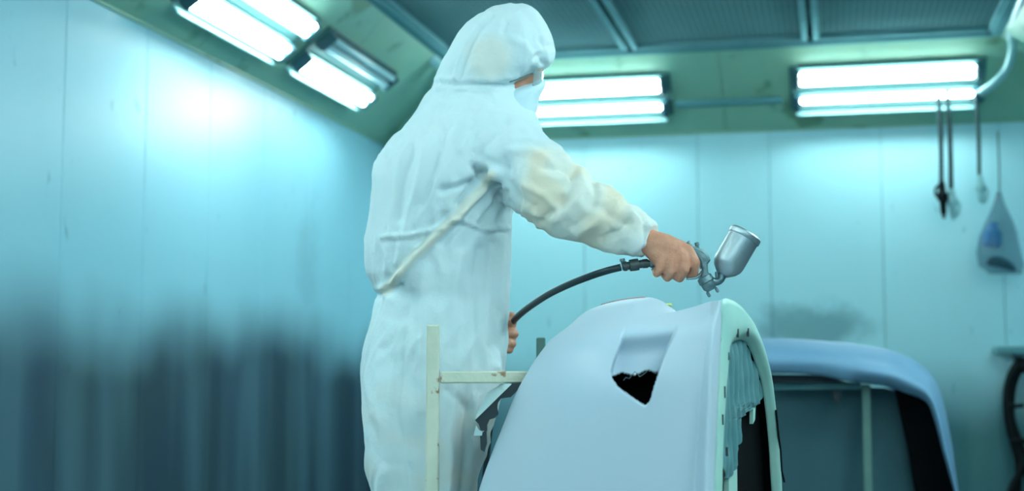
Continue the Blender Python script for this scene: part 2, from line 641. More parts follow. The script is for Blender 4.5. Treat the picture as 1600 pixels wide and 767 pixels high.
# edge angle round the filter field
for i, (a, b) in enumerate((((XLC, YFC, ZC), (XLC, YBC, ZC)), ((XRC, YFC, ZC), (XRC, YBC, ZC)), ((XLC, YBC, ZC), (XRC, YBC, ZC)))):
    bm = bmesh.new()
    add_bar(bm, Vector(a) + Vector((0, 0, -0.006)), Vector(b) + Vector((0, 0, -0.006)), 0.07 if i < 2 else 0.035, 0.03, 0.004)
    struct(link('trim_%d' % (7 + i), bm, M['angle'], loc=a))

# ------------------------------------------------------------------ fluorescent fittings in the coves
LAMP_L = 1.08


def lamp_proto(dead=False, single=False):
    """local frame: X along the tubes, Y up the slope, Z out of the cove"""
    t = thing('fluorescent_fitting', '-', 'ceiling light', (0, 0, 0), 'cove light fittings')
    H = LAMP_L / 2
    bm = bmesh.new()
    add_box(bm, (0, 0, 0.008), (LAMP_L + 0.14, 0.335, 0.016), None, 0.004)
    link('back_plate', bm, M['lamp_case'], t)
    for y0, off in ((0.096, dead), (-0.092, False)):
        bm = bmesh.new()
        prof = [(-0.068, 0.030), (-0.060, 0.022), (-0.03, 0.018), (0.03, 0.018), (0.060, 0.022), (0.068, 0.030)]
        add_grid(bm, [[Vector((s * H, y0 + a, b)) for a, b in prof] for s in (-1, 1)])
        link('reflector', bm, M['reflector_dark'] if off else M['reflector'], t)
        for dy in ((-0.028, 0.028) if y0 > 0 or not single else (0.018,)):
            bm = bmesh.new()
            add_tube(bm, [(-H, y0 + dy, 0.05), (-H + 0.012, y0 + dy, 0.05), (H - 0.012, y0 + dy, 0.05), (H, y0 + dy, 0.05)], [0.012, 0.021, 0.021, 0.012], 10)
            o = link('tube', bm, M['tube_dead'] if off else M['tube_lit'], t, smooth=True, angle=50)
            if off:
                o['label'] = 'burnt-out grey tube'
    for s in (-1, 1):
        for y0 in (0.090, -0.090):
            bm = bmesh.new()
            add_box(bm, (s * (H + 0.022), y0, 0.045), (0.04, 0.12, 0.062), None, 0.008)
            link('lamp_holder', bm, M['lamp_end'], t)
    bm = bmesh.new()
    add_box(bm, (0, -0.185, 0.03), (LAMP_L + 0.06, 0.014, 0.06), None, 0.004)
    link('lower_lip', bm, M['lip'], t)
    return t


lamp_a = lamp_proto()
lamp_b = lamp_proto(single=True)
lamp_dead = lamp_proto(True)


def place_lamp(src, c, along, n, label, first=False):
    along, n = Vector(along).normalized(), Vector(n).normalized()
    up = n.cross(along)
    if up.z < 0:
        along = -along
        up = n.cross(along)
    o = src if first else copy_tree(src)
    Mx = Matrix((along, up, n)).transposed().to_4x4()
    Mx.translation = Vector(c)
    o.matrix_world = Mx
    o['label'] = label
    return o


PB = Vector((0, YB, ZW))
PL = Vector((XL, 0, ZW))
cb = on_plane(1384, 130, PB, N_BACK)
place_lamp(lamp_b, cb, (1, 0, 0), N_BACK, 'lit fluorescent fitting on the back cove at the right, above the hanging hoses', True)
place_lamp(lamp_b, cb + Vector((-1.99, 0, 0)), (1, 0, 0), N_BACK, "lit fluorescent fitting on the back cove beside the painter's face")
LSL = Vector((XLC - XL, 0, ZC - ZW)).normalized()
l2 = PL + LSL * 0.345 + Vector((0, 7.70, 0))
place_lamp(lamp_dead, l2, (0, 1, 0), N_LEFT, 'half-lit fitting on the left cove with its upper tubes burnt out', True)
l1 = l2 + Vector((0, -1.37, 0))
place_lamp(lamp_a, l1, (0, 1, 0), N_LEFT, 'fully lit fluorescent fitting on the left cove, at the top left of the picture', True)
NAMES = ('first', 'second', 'third', 'fourth', 'fifth')
for k, dy in enumerate((3.3, 5.3, 7.3)):
    place_lamp(lamp_a, l1 + Vector((0, -dy, 0)), (0, 1, 0), N_LEFT,
               '%s lit fitting along the left cove coming towards the camera, out of view' % NAMES[k])
for k in range(5):
    place_lamp(lamp_a, (XR - 0.29, 5.6 - 1.7 * k, ZW + 0.2185), (0, 1, 0), N_RIGHT,
               '%s lit fitting along the right cove from the back, out of view' % NAMES[k])
for k, x in enumerate((-1.7, 0.3)):
    place_lamp(lamp_a, (x, YF + 0.24, ZW + 0.24), (1, 0, 0), N_FRONT, '%s lit fitting on the cove behind the camera, out of view' % NAMES[k])

# cable trunking between the two back fittings
bm = bmesh.new()
ca, cb2 = on_plane(1056, 160, PB, N_BACK), on_plane(1222, 153, PB, N_BACK)
add_bar(bm, ca + N_BACK * 0.02, cb2 + N_BACK * 0.02, 0.05, 0.04, 0.005)
tag(link('cable_trunking', bm, M['trunking'], loc=ca), 'dull teal cable trunking running between the two back cove lights', 'trunking')


def pipe(name, label, cat, pts, r, material, n=28, group=None, seg=10):
    bm = bmesh.new()
    pp = curve_pts(pts, n)
    add_tube(bm, pp, r, seg)
    return tag(link(name, bm, material, loc=pts[0], smooth=True, angle=60), label, cat, group)


pipe('conduit', 'pale flexible conduit bending from the right-hand back light up to the ceiling frame', 'conduit',
     [on_y(1530, 147, 8.93), on_y(1552, 131, 8.90), on_y(1574, 106, 8.84), on_y(1582, 77, 8.76), on_y(1580, 48, 8.70), on_y(1588, 20, 8.30), on_y(1604, -20, 7.7)], 0.026, M['conduit'])
pipe('conduit', "short pale conduit elbow under the ceiling frame, just behind the painter's hood", 'conduit',
     [on_y(660, 60, 8.50), on_y(665, 76, 8.52), on_y(675, 90, 8.56), on_y(690, 104, 8.62), on_y(720, 125, 8.72), on_y(752, 150, 8.84)], 0.036, M['conduit_light'])

# ------------------------------------------------------------------ hanging hoses, bag, shelf on the back wall
def hanging(label, px0, py0, px1, py1, py2, D, material, cordr, dark):
    top = P(px0, py0, D)
    t = thing('hanging_hose', label, 'hose', P(px1, py2, D), 'hoses hanging from the back light')
    bm = bmesh.new()
    mid = P((px0 + px1) / 2 + 1.5, (py0 + py1) / 2, D)
    add_tube(bm, curve_pts([top, mid, P(px1, py1, D)], 12), cordr, 8)
    link('cord', bm, M['grey_cord'], t, smooth=True, angle=60)
    a, b = P(px1, py1 - 3, D), P(px1 + 4, py2, D)
    d = (b - a)
    bm = bmesh.new()
    ln = d.length
    add_lathe(bm, a, d, [(0, 0.012), (ln * 0.1, 0.022), (ln * 0.3, 0.024), (ln * 0.34, 0.034), (ln * 0.52, 0.034), (ln * 0.55, 0.022), (ln * 0.86, 0.02), (ln * 0.9, 0.012), (ln, 0.01)], 12)
    link('coupling', bm, material, t, smooth=True, angle=35)
    bm = bmesh.new()
    pts = [P(px1 + 6, py1 + 14, D), P(px1 + 13, py1 + 22, D), P(px1 + 11, py1 + 36, D - .01), P(px1 + 5, py1 + 42, D)]
    if dark:
        pts = [P(px1 - 3, py1 + 4, D), P(px1 - 9, py1 + 10, D), P(px1 - 9, py1 + 20, D - .01), P(px1 - 2, py1 + 26, D)]
    add_tube(bm, curve_pts(pts, 10), 0.009, 8)
    link('trigger_hook', bm, material, t, smooth=True)
    return t


hanging('leftmost thin cord hanging from the back light with a black air coupling', 1466, 145, 1471, 284, 341, 8.62, M['black'], 0.015, True)
hanging('middle thin cord hanging from the back light with a pale grey coupling', 1480, 140, 1486, 296, 344, 8.63, M['conduit'], 0.015, False)
hanging('rightmost single cord ending in a small pale hook below the conduit', 1525, 150, 1530, 276, 318, 8.60, M['conduit'], 0.012, False)

t = thing('plastic_bag', 'clear plastic bag hanging on a string against the back wall at the far right', 'bag', P(1562, 425, 8.6))
bm = bmesh.new()
add_tube(bm, [P(1559, 205, 8.66), P(1561, 260, 8.62), P(1561, 306, 8.6)], 0.004, 6)
link('string', bm, M['grey_cord'], t)
rings = []
for (py, a, b, dr) in ((300, 1557, 1564, .02), (320, 1551, 1571, .05), (345, 1540, 1583, .08), (370, 1530, 1591, .10), (395, 1525, 1597, .11), (415, 1528, 1600, .10), (428, 1545, 1596, .06)):
    ring = []
    for k in range(20):
        a_ = 2 * math.pi * k / 20
        w = 1 + 0.12 * noise.noise(Vector((k * 0.9, py * 0.03, 1)))
        px = (a + b) / 2 + (b - a) / 2 * math.cos(a_) * w
        ring.append(P(px, py, 8.6 + dr * math.sin(a_) * w))
    rings.append(ring)
bm = bmesh.new()
add_rings(bm, rings)
link('bag_film', bm, M['bag'], t, smooth=True)
bm = bmesh.new()
add_lathe(bm, P(1548, 386, 8.59), P(1552, 350, 8.59) - P(1548, 386, 8.59), [(0, .04), (.01, .058), (.09, .06), (.12, .04), (.125, .028), (.155, .028)], 16)
tag(link('bottle', bm, M['blue'], loc=P(1548, 386, 8.6), smooth=True, angle=40), 'small blue bottle inside the hanging plastic bag', 'bottle')
bm = bmesh.new()
add_tube(bm, curve_pts([P(1542, 411, 8.6), P(1556, 408, 8.58), P(1572, 413, 8.58), P(1586, 421, 8.6)], 10), [.012, .024, .032, .036, .036, .034, .03, .026, .02, .012], 10)
tag(link('glove', bm, M['bracket_dark'], loc=P(1562, 418, 8.6), smooth=True), 'dark rolled glove lying in the bottom of the hanging bag', 'glove')

t = thing('wall_shelf', 'narrow painted shelf on the back wall at the right edge above the black hoses', 'shelf', on_y(1600, 558, 9.2))
bm = bmesh.new()
a, b = on_y(1554, 549, 9.16), on_y(1640, 545, 9.16)
add_box(bm, (a + b) / 2, ((b - a).length, 0.24, 0.045), None, 0.006)
link('board', bm, M['shelf'], t)
bm = bmesh.new()
add_box(bm, (a + b) / 2 + Vector((0.05, -0.02, -0.03)), ((b - a).length - 0.12, 0.2, 0.022), None, 0.004)
link('rail', bm, M['lamp_end'], t)
bm = bmesh.new()
p = on_y(1592, 556, 9.1)
add_box(bm, p + Vector((0, 0, -0.05)), (0.05, 0.09, 0.11), None, 0.006)
link('hook', bm, M['black'], t)

t = thing('hose_coil', 'black air hose coiled in hanging loops under the wall shelf at the right edge', 'hose', on_y(1590, 760, 9.1))
for k, pts in enumerate((
    [(1594, 562), (1582, 580), (1574, 606), (1573, 640), (1578, 672), (1586, 700), (1592, 730), (1590, 790), (1612, 820), (1630, 780), (1632, 700), (1622, 600), (1598, 562)],
    [(1600, 566), (1588, 586), (1581, 612), (1580, 650), (1586, 680), (1596, 706), (1606, 740), (1612, 800), (1636, 810), (1640, 700), (1628, 600), (1602, 566)],
    [(1592, 570), (1578, 592), (1576, 625), (1582, 660), (1592, 690), (1600, 716), (1592, 742), (1582, 762), (1574, 800), (1600, 840), (1626, 800), (1630, 690), (1616, 596), (1596, 568)],
    [(1576, 632), (1586, 634), (1600, 632)], [(1580, 690), (1592, 686), (1604, 690)])):
    bm = bmesh.new()
    add_tube(bm, curve_pts([on_y(x, y, 9.12 - 0.035 * k) for x, y in pts], 40 if len(pts) > 4 else 6), 0.024 if k < 3 else 0.014, 8)
    link('hose_loop' if k < 3 else 'strap', bm, M['black'], t, smooth=True)

# ================================================================== FAR BUMPER ON ITS STAND
bm = bmesh.new()
outer = [(1120, 530), (1187, 529), (1260, 531), (1328, 537), (1392, 548), (1432, 566), (1457, 590), (1472, 624), (1481, 665), (1488, 706), (1497, 770), (1508, 860), (1515, 960)]
inner = [(1120, 582), (1202, 582), (1270, 584), (1325, 594), (1384, 602), (1416, 613), (1440, 622), (1453, 634), (1463, 662), (1474, 706), (1492, 770), (1503, 860), (1510, 960)]
NB = 72
oc = curve_pts([(x, y, 0) for x, y in outer], NB)
ic = curve_pts([(x, y, 0) for x, y in inner], NB)
rows = []
for i in range(NB):
    o_, i_ = oc[i], ic[i]
    row = []
    step = 0.05 * sm(1330, 1346, (o_.x + i_.x) / 2)          # moulded step in the face near the corner
    for k in range(15):
        s = k / 14
        q = lerp(i_, o_, s)
        row.append(P(q.x, q.y, 5.52 + 0.03 * step / 0.05 + 0.12 * s * s - 0.05 * math.sin(math.pi * s) - step * math.sin(math.pi * min(1, s * 1.6))))
    e = row[-1]
    for k in range(1, 9):                                       # roll over the crest and down the back
        w = k / 8
        row.append(e + FX * (0.46 * w) + Vector((0, 0, -0.10 * w * w)))
    rows.append(row)
t = thing('car_bumper', 'blue-white primed car bumper at the back right, rounded corner, dark inside', 'bumper', P(1340, 578 + 10, 5.8) * 1.0)
t.location.z = 0.30
add_grid(bm, rows)
o = link('bumper_skin', bm, M['primer_back'], t, smooth=True)
md = o.modifiers.new('thick', 'SOLIDIFY')
md.thickness = 0.006
md.offset = 0
bm = bmesh.new()
add_poly(bm, [P(x, y, 5.80) for x, y in ((1180, 596), (1330, 603), (1384, 606), (1410, 614), (1424, 690), (1436, 770), (1448, 960), (1180, 960))], FX * 0.01)
o = link('masking_sheet', bm, M['sheet'], t)
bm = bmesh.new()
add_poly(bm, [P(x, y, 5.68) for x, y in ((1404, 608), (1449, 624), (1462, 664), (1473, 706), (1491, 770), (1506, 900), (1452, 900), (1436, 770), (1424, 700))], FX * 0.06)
link('shade_sheet', bm, M['black_void'], t)  # black sheet standing in for the shaded inside of the corner
bm = bmesh.new()
add_poly(bm, [P(x, y, 5.60) for x, y in ((1180, 584), (1270, 585), (1302, 589), (1324, 597), (1180, 597))], FX * 0.03)
link('dark_slot', bm, M['bracket_dark'], t)  # flat dark strip filling the slot
bm = bmesh.new()
add_poly(bm, [P(x, y, 5.62) for x, y in ((1301, 610), (1313, 610), (1313, 622), (1309, 631), (1303, 624))], FX * 0.03)
link('clip', bm, M['bracket_dark'], t)

t = thing('bumper_stand', 'grey-green tube stand with a cross rail carrying the far bumper', 'stand', P(1353, 600, 5.66))
t.location.z = 0
bx = P(1353, 600, 5.66)
bm = bmesh.new()
add_bar(bm, (bx.x, bx.y, 0.0), (bx.x, bx.y, bx.z), 0.034, 0.034, 0.004)
link('post', bm, M['post_green'], t)
bm = bmesh.new()
a, b = P(1170, 603, 5.66), P(1345, 602, 5.66)
add_bar(bm, a, b, 0.025, 0.03, 0.004)
link('cross_rail', bm, M['frame_metal'], t)
p2 = P(1190, 603, 5.66)
bm = bmesh.new()
add_bar(bm, (p2.x, p2.y, 0.0), (p2.x, p2.y, p2.z - 0.02), 0.034, 0.034, 0.004)
link('post', bm, M['post_green'], t)
for q in (bx, p2):
    bm = bmesh.new()
    c = Vector((q.x, q.y, 0.018))
    add_bar(bm, c - FX * 0.3, c + FX * 0.35, 0.036, 0.036, 0.004)
    link('foot', bm, M['post_green'], t)

# ================================================================== NEAR BUMPER
DB = 2.70
ED0, ED1 = 2.68, 3.12
EX0, EX1 = ED0 * 320 / FPX, ED1 * 420 / FPX


def end_d(px):
    """depth of the bumper's open end at picture column px (a vertical plane running away to the right)"""
    k = (px - 800) / FPX
    s = (EX1 - EX0) / (ED1 - ED0)
    return (EX0 - s * ED0) / (k - s)


top_c = curve_pts([(858, 532, 0), (880, 516, 0), (905, 506, 0), (940, 499, 0), (975, 496, 0), (1010, 493, 0), (1045, 488, 0), (1080, 480, 0), (1108, 471, 0), (1128, 469, 0)], 201)
left_c = curve_pts([(858, 532, 0), (832, 568, 0), (806, 614, 0), (786, 664, 0), (766, 714, 0), (748, 767, 0), (728, 850, 0), (715, 960, 0)], 201)
right_c = curve_pts([(1128, 469, 0), (1127, 508, 0), (1124, 568, 0), (1120, 653, 0), (1116, 767, 0), (1113, 850, 0), (1111, 960, 0)], 201)
bot_c = curve_pts([(715, 960, 0), (850, 962, 0), (980, 962, 0), (1111, 960, 0)], 201)


def at_(c, s):
    x = max(0.0, min(1.0, s)) * 200
    i = min(int(x), 199)
    return lerp(c[i], c[i + 1], x - i)


def coons(u, v):
    T, B, Lf, Rt = at_(top_c, u), at_(bot_c, u), at_(left_c, v), at_(right_c, v)
    a = lerp(T, B, v) + lerp(Lf, Rt, u)
    c = lerp(lerp(top_c[0], top_c[-1], u), lerp(bot_c[0], bot_c[-1], u), v)
    return a - c


POCKET = [(973, 506), (966, 540), (957, 564), (953, 580), (955, 592), (963, 604), (980, 617), (1000, 631), (1007, 634), (1013, 631), (1018, 622), (1023, 603), (1030, 583), (1040, 556), (1050, 534), (1060, 514), (1062, 500), (975, 498)]


def seg_dist(px, py, a, b):
    ax, ay, bx_, by = a[0], a[1], b[0], b[1]
    dx, dy = bx_ - ax, by - ay
    t_ = max(0, min(1, ((px - ax) * dx + (py - ay) * dy) / (dx * dx + dy * dy + 1e-9)))
    return math.hypot(px - ax - dx * t_, py - ay - dy * t_)


def in_poly(px, py, poly):
    c = False
    n = len(poly)
    for i in range(n):
        (x0, y0), (x1, y1) = poly[i], poly[(i + 1) % n]
        if (y0 > py) != (y1 > py) and px < (x1 - x0) * (py - y0) / (y1 - y0) + x0:
            c = not c
    return c


def shell_d(u, v):
    d = DB - 0.05 * math.sin(math.pi * min(1, u)) * sm(0.0, 0.4, v)
    d += 0.28 * (1 - math.sin(min(u / 0.62, 1) * math.pi / 2)) ** 1.25
    d += 0.10 * (1 - math.sin(min(v / 0.22, 1) * math.pi / 2)) ** 1.3
    d -= 0.02 * sm(0.7, 1, u)
    return d


NU, NV, NW = 280, 220, 26
arch_out = [(1128, 469), (1143, 468.5), (1156, 477), (1165, 487), (1175, 500), (1183, 515), (1190, 532), (1196, 552), (1203, 585), (1208, 623), (1214, 679), (1219, 755), (1223, 860), (1226, 960)]
ao = curve_pts([P(x, y, end_d(x)) for x, y in arch_out], NW + 1)
verts = []
hole = set()
rows = []
for j in range(NW, 0, -1):
    w = j / NW
    row = []
    for i in range(NU + 1):
        u = i / NU
        e = P(*at_(top_c, u)[:2], shell_d(u, 0))
        ee = P(*at_(top_c, 1.0)[:2], shell_d(1, 0))
        q = e + (ao[j] - ao[0]) * 1.0
        q += Vector((0, 0, 0.066 * math.sin(math.pi * min(1, w * 1.9)) ** 1.2 * sm(0.0, 0.16, u) * (1 - sm(0.44, 0.70, u))))
        q += (ao[0] - ee) * sm(0.85, 1, u)
        row.append(q)
    rows.append(row)
for j in range(NV + 1):
    v = (j / NV) ** 1.45                                        # finer rows near the top, where the pocket is
    row = []
    for i in range(NU + 1):
        u = i / NU
        q = coons(u, v)
        d = lerp(shell_d(u, v), end_d(q.x), sm(0.9, 1, u))
        if 945 < q.x < 1070 and 495 < q.y < 640 and in_poly(q.x, q.y, POCKET):
            ds = min(seg_dist(q.x, q.y, a, b) for a, b in zip(POCKET[:16], POCKET[1:17]))
            ed = sm(0.0, 6.0, ds)
            tl = max(0.0, (q.y - 500) / 80)
            d += ed * sm(0, .7, tl) * max(0.0, shell_d(u, 0.025) - 0.002 - 0.058 * tl - d)
            lip = 580 + 2.5 * math.sin(q.x * 0.16) - 0.1 * (q.x - 1000)
            if ds > 1.2 and q.y > lip:
                hole.add((j + NW, i))
        row.append(P(q.x, q.y, d))
    rows.append(row)
shell_rows = rows
bump_base = P(960, 578, 2.85)
bump_base.z = 0.32
nb = thing('car_bumper', 'large pale primed car bumper cover in the foreground with a V-shaped opening', 'bumper', bump_base)
bm = bmesh.new()
V, F = add_grid(bm, rows)
kill = []
for f_i, f in enumerate(F):
    r_, c_ = divmod(f_i, NU)
    if (r_, c_) in hole and (r_ + 1, c_) in hole and (r_, c_ + 1) in hole:
        kill.append(f)
bmesh.ops.delete(bm, geom=kill, context='FACES')
o = link('bumper_skin', bm, M['primer'], nb, smooth=True)
md = o.modifiers.new('thick', 'SOLIDIFY')
md.thickness = 0.004
md.offset = -1
o.data.materials.append(M['black_void'])  # inner face coloured black to paint in the shade
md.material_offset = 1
# open end: flange, corrugated masking film, black sheet painting the dark hollow
outl = [(1111, 960), (1113, 850), (1116, 767), (1120, 653), (1124, 568), (1127, 508)] + arch_out
inl = [(1126, 960), (1127, 850), (1128, 767), (1129, 696), (1134, 623), (1138, 585), (1141, 565), (1146, 548), (1153, 537), (1163, 531), (1172, 532), (1179, 539), (1185, 551), (1190, 565), (1196, 583), (1201, 602), (1206, 640), (1211, 690), (1214, 740), (1217, 800), (1220, 960)]
NF = 90
oc = curve_pts([P(x, y, end_d(x)) for x, y in outl], NF)
ic = curve_pts([P(x, y, end_d(x)) for x, y in inl], NF)
# walk the outer edge at the same height order as the inner one
rows = []
EN = (RX * (ED1 - ED0) - FX * (EX1 - EX0)).normalized()         # outward normal of the open end
for i in range(NF):
    rows.append([lerp(oc[i], ic[i], s) + EN * (0.006 * math.sin(math.pi * s) - 0.016 * sm(0.75, 1, s) + 0.001) for s in (0, .12, .3, .5, .7, .85, .93, 1)])
bm = bmesh.new()
add_grid(bm, rows)
o = link('end_flange', bm, M['flange'], nb, smooth=True)
o['label'] = 'pale green unsanded end flange'
md = o.modifiers.new('thick', 'SOLIDIFY')
md.thickness = 0.004
# clips along the flange
for (x, y, h) in ((1133, 556, 6), (1127, 612, 9), (1124, 655, 8), (1148, 520, 7), (1164, 519, 7), (1131, 705, 7)):
    bm = bmesh.new()
    p = P(x, y, end_d(x)) + EN * 0.006
    add_bar(bm, p - Vector((0, 0, h / 800)), p + Vector((0, 0, h / 800)), 0.004, 0.005)
    link('clip', bm, M['bracket_dark'], nb)
# corrugated film: left edge / right edge by height, ribs run down
film = [(531, 1160, 1172), (537, 1152, 1179), (548, 1146, 1185), (565, 1141, 1191), (583, 1138, 1197), (602, 1136, 1202), (620, 1134, 1204), (632, 1133, 1196), (642, 1132, 1182), (655, 1131, 1169), (680, 1131, 1169), (700, 1131, 1168), (722, 1136, 1167), (740, 1143, 1160), (747, 1147, 1155)]
rows = []
for j in range(60):
    y = 531 + (747 - 531) * j / 59
    xl, xr = interp(film, y)
    xr += 1.5 * noise.noise(Vector((y * 0.13, 3, 1))) * sm(625, 640, y)
    row = []
    for i in range(61):
        x = lerp(xl, xr, i / 60)
        rib = 0.5 + 0.5 * math.sin((x - 1140 - 0.06 * (y - 540)) / 7.6 * 2 * math.pi)
        row.append(P(x, y, end_d(x)) - EN * (0.014 + 0.009 * (rib ** 2) * sm(1140, 1152, x) + 0.006 * noise.noise(Vector((x * .06, y * .03, 5)))))
    rows.append(row)
bm = bmesh.new()
add_grid(bm, rows)
o = link('masking_film', bm, M['masking'], nb, smooth=True)
o['label'] = 'grey-green corrugated masking film with a ragged lower edge'
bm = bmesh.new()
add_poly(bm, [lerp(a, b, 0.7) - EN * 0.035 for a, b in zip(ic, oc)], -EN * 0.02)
link('shade_sheet', bm, M['black_void'], nb)  # added black sheet, shade of the open end put into its colour
bm = bmesh.new()
add_poly(bm, [P(x, y, end_d(x)) - EN * 0.024 for x, y in ((1157, 716), (1169, 690), (1170, 800), (1170, 940), (1156, 940))], -EN * 0.012)
link('edge_strip', bm, M['flange'], nb)
bm = bmesh.new()
add_poly(bm, [P(x, y, end_d(x)) - EN * 0.02 for x, y in ((1191, 634), (1195, 632), (1194, 655), (1191, 662))], -EN * 0.008)
link('film_tatter', bm, M['flange'], nb)
for pts in (((1207, 640), (1211, 680), (1214, 702), (1216, 735), (1220, 752)),):
    bm = bmesh.new()
    add_tube(bm, [P(x, y, end_d(x)) + EN * 0.008 for x, y in pts], 0.0025, 6)
    link('loose_wire', bm, M['black'], nb)
# black sheet standing in for the shade inside the V opening, with the bent clip wire on its ledge
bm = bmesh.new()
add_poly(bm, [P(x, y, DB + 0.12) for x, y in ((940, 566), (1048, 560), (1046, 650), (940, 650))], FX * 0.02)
link('pocket_shade', bm, M['black_void'], nb)
bm = bmesh.new()
add_tube(bm, [P(x, y, DB - 0.006) for x, y in ((974, 594), (978, 589), (983, 591), (992, 580), (1000, 588), (1008, 582), (1014, 577), (1022, 582), (1028, 584))], 0.0010, 6)
link('clip_wire', bm, M['wire'], nb)
# thin reddish sanded edge and a dab of yellow tape on the far crest
def proj(p):
    d = Vector(p) - CAMP
    z = d.dot(FW)
    return 800 + FPX * d.dot(RX) / z, 383 - FPX * d.dot(UP) / z


def crest_at(px):
    best, by_ = None, 1e9
    for row in shell_rows[:NW]:
        for p in row:
            x, y = proj(p)
            if abs(x - px) < 2.5 and y < by_:
                best, by_ = p, y
    return best


bm = bmesh.new()
add_tube(bm, [crest_at(x) for x in (938, 955, 972, 990, 1006)], 0.0028, 6)
link('sanded_edge', bm, M['rust'], nb, smooth=True)
bm = bmesh.new()
p = crest_at(1046)
add_box(bm, p + Vector((0, 0, 0.001)), (0.016, 0.02, 0.006), None, 0.002)
link('tape_dab', bm, M['yellow'], nb)
# torn mounting bracket under the far left edge
BD = 2.98
bm = bmesh.new()
add_poly(bm, [P(x, y, BD + dd) for x, y, dd in ((784, 599, .05), (800, 599, 0), (742, 656, 0), (747, 640, .04), (762, 612, .06))], FX * 0.006)
link('bracket_plate', bm, M['bracket_light'], nb)
bm = bmesh.new()
add_poly(bm, [P(x, y, BD + 0.008) for x, y in ((798, 598), (826, 596), (812, 606), (798, 620), (783, 622), (778, 629), (777, 637), (779, 646), (774, 652), (765, 655), (761, 664), (761, 673), (751, 672), (748, 662), (742, 656))], FX * 0.03)
link('bracket_web', bm, M['bracket_dark'], nb)
bm = bmesh.new()
add_poly(bm, [P(x, y, BD - 0.004) for x, y in ((744, 663), (740, 680), (753, 680), (754, 674), (748, 671))], FX * 0.02)
link('bracket_clip', bm, M['bracket_light'], nb)
bm = bmesh.new()
add_poly(bm, [P(x, y, BD) for x, y in ((750, 679), (760, 670), (761, 692), (757, 706), (751, 702))], FX * 0.015)
link('bracket_tongue', bm, M['bracket_dark'], nb)

# stand carrying the near bumper
t = thing('bumper_stand', 'rusty cream-painted square tube stand beside the painter, carrying the near bumper', 'stand', (0, 0, 0))
pA = P(677, 507, 3.03)
t.location = (pA.x, pA.y, 0)
bm = bmesh.new()
add_box(bm, (pA.x, pA.y, pA.z / 2), (0.028, 0.028, pA.z), Matrix.Rotation(YAW, 3, 'Z'), 0.003)
link('post', bm, M['cream'], t)
bA = P(688, 589, 3.03)
bB = P(1000, 588, 3.03)
bm = bmesh.new()
add_bar(bm, bA, bB, 0.026, 0.026, 0.003)
link('cross_bar', bm, M['cream'], t)
for (px, py, D) in ((1013, 588, 3.03), (845, 527, 3.72)):
    q = P(px, py, D)
    bm = bmesh.new()
    add_box(bm, (q.x, q.y, q.z / 2), (0.024, 0.024, q.z), Matrix.Rotation(YAW, 3, 'Z'), 0.003)
    o = link('post', bm, M['post_green'], t)
    o['label'] = 'dull green post'
qF = P(845, 527, 3.72)
qR = P(1013, 588, 3.03)
for a, b in (((pA.x, pA.y, 0.2), (qR.x, qR.y, 0.2)), ((qR.x, qR.y, 0.14), (qF.x, qF.y, 0.14))):
    bm = bmesh.new()
    add_bar(bm, a, b, 0.026, 0.026, 0.003)
    link('floor_rail', bm, M['cream'], t)

# ================================================================== THE PAINTER
WD = 3.42                                                       # level distance of the painter's middle
foot = P(670, 700, WD)
person = thing('person', 'person in white hooded coverall and mask spraying the near bumper, arm stretched out', 'person', (foot.x, foot.y, 0))


def W(px, py, dd=0.0):
    return P(px, py, WD + dd)


# ---- body: one continuous figure, fused
bm = bmesh.new()
sc = WD / FPX
add_chain(bm, [W(690, 470), W(686, 400), W(690, 330), W(705, 260), W(735, 205), W(757, 165)], [.14, .13, .135, .145, .085, .062])
# head, tilted forward
hr = Matrix.Rotation(YAW, 3, 'Z') @ Matrix.Rotation(math.radians(24), 3, 'Y')
hc = W(783, 88)
add_ball(bm, hc, 1.0, 3, (0.098, 0.078, 0.122), hr)
add_ball(bm, W(800, 120), 1.0, 3, (0.070, 0.062, 0.085), hr)
add_chain(bm, [W(834, 112), W(839, 126), W(840, 135)], [.012, .014, .015], 10)   # nose
add_chain(bm, [W(838, 106, -.045), W(841, 106), W(838, 106, .045)], [.014, .016, .014], 10)  # brow
add_chain(bm, [W(772, 172), W(800, 165), W(828, 168)], [.05, .045, .014], 10)           # jaw
for s in (-1, 1):
    add_ball(bm, W(790, 108, s * .075), 1.0, 2, (0.016, 0.010, 0.03), hr)          # ears
for s in (-1, 1):                                               # legs and feet
    hx, dd = (690, s * .10)
    add_chain(bm, [W(686, 540, dd), P(672, 800, WD + dd), P(662, 1045, WD + dd)], [.095, .062, .045])
    add_chain(bm, [P(662, 1070, WD + dd), P(720, 1095, WD + dd * 1.2)], [.045, .035])
# right arm (towards the camera) and wrist
add_chain(bm, [W(765, 240, -.11), W(800, 250, -.16), W(868, 302, -.235), W(935, 336, -.262), W(990, 363, -.285), P(1022, 382, 3.125)], [.06, .055, .05, .042, .033, .030])
# left arm behind the belly
add_chain(bm, [W(745, 238, .13), W(738, 330, .2), W(730, 430, .245), W(752, 478, .23), P(786, 512, 3.62), P(790, 516, 3.62)], [.055, .05, .045, .035, .03, .027])
HD = 3.12


def H(px, py, dd=0.0):
    return P(px, py, HD + dd)


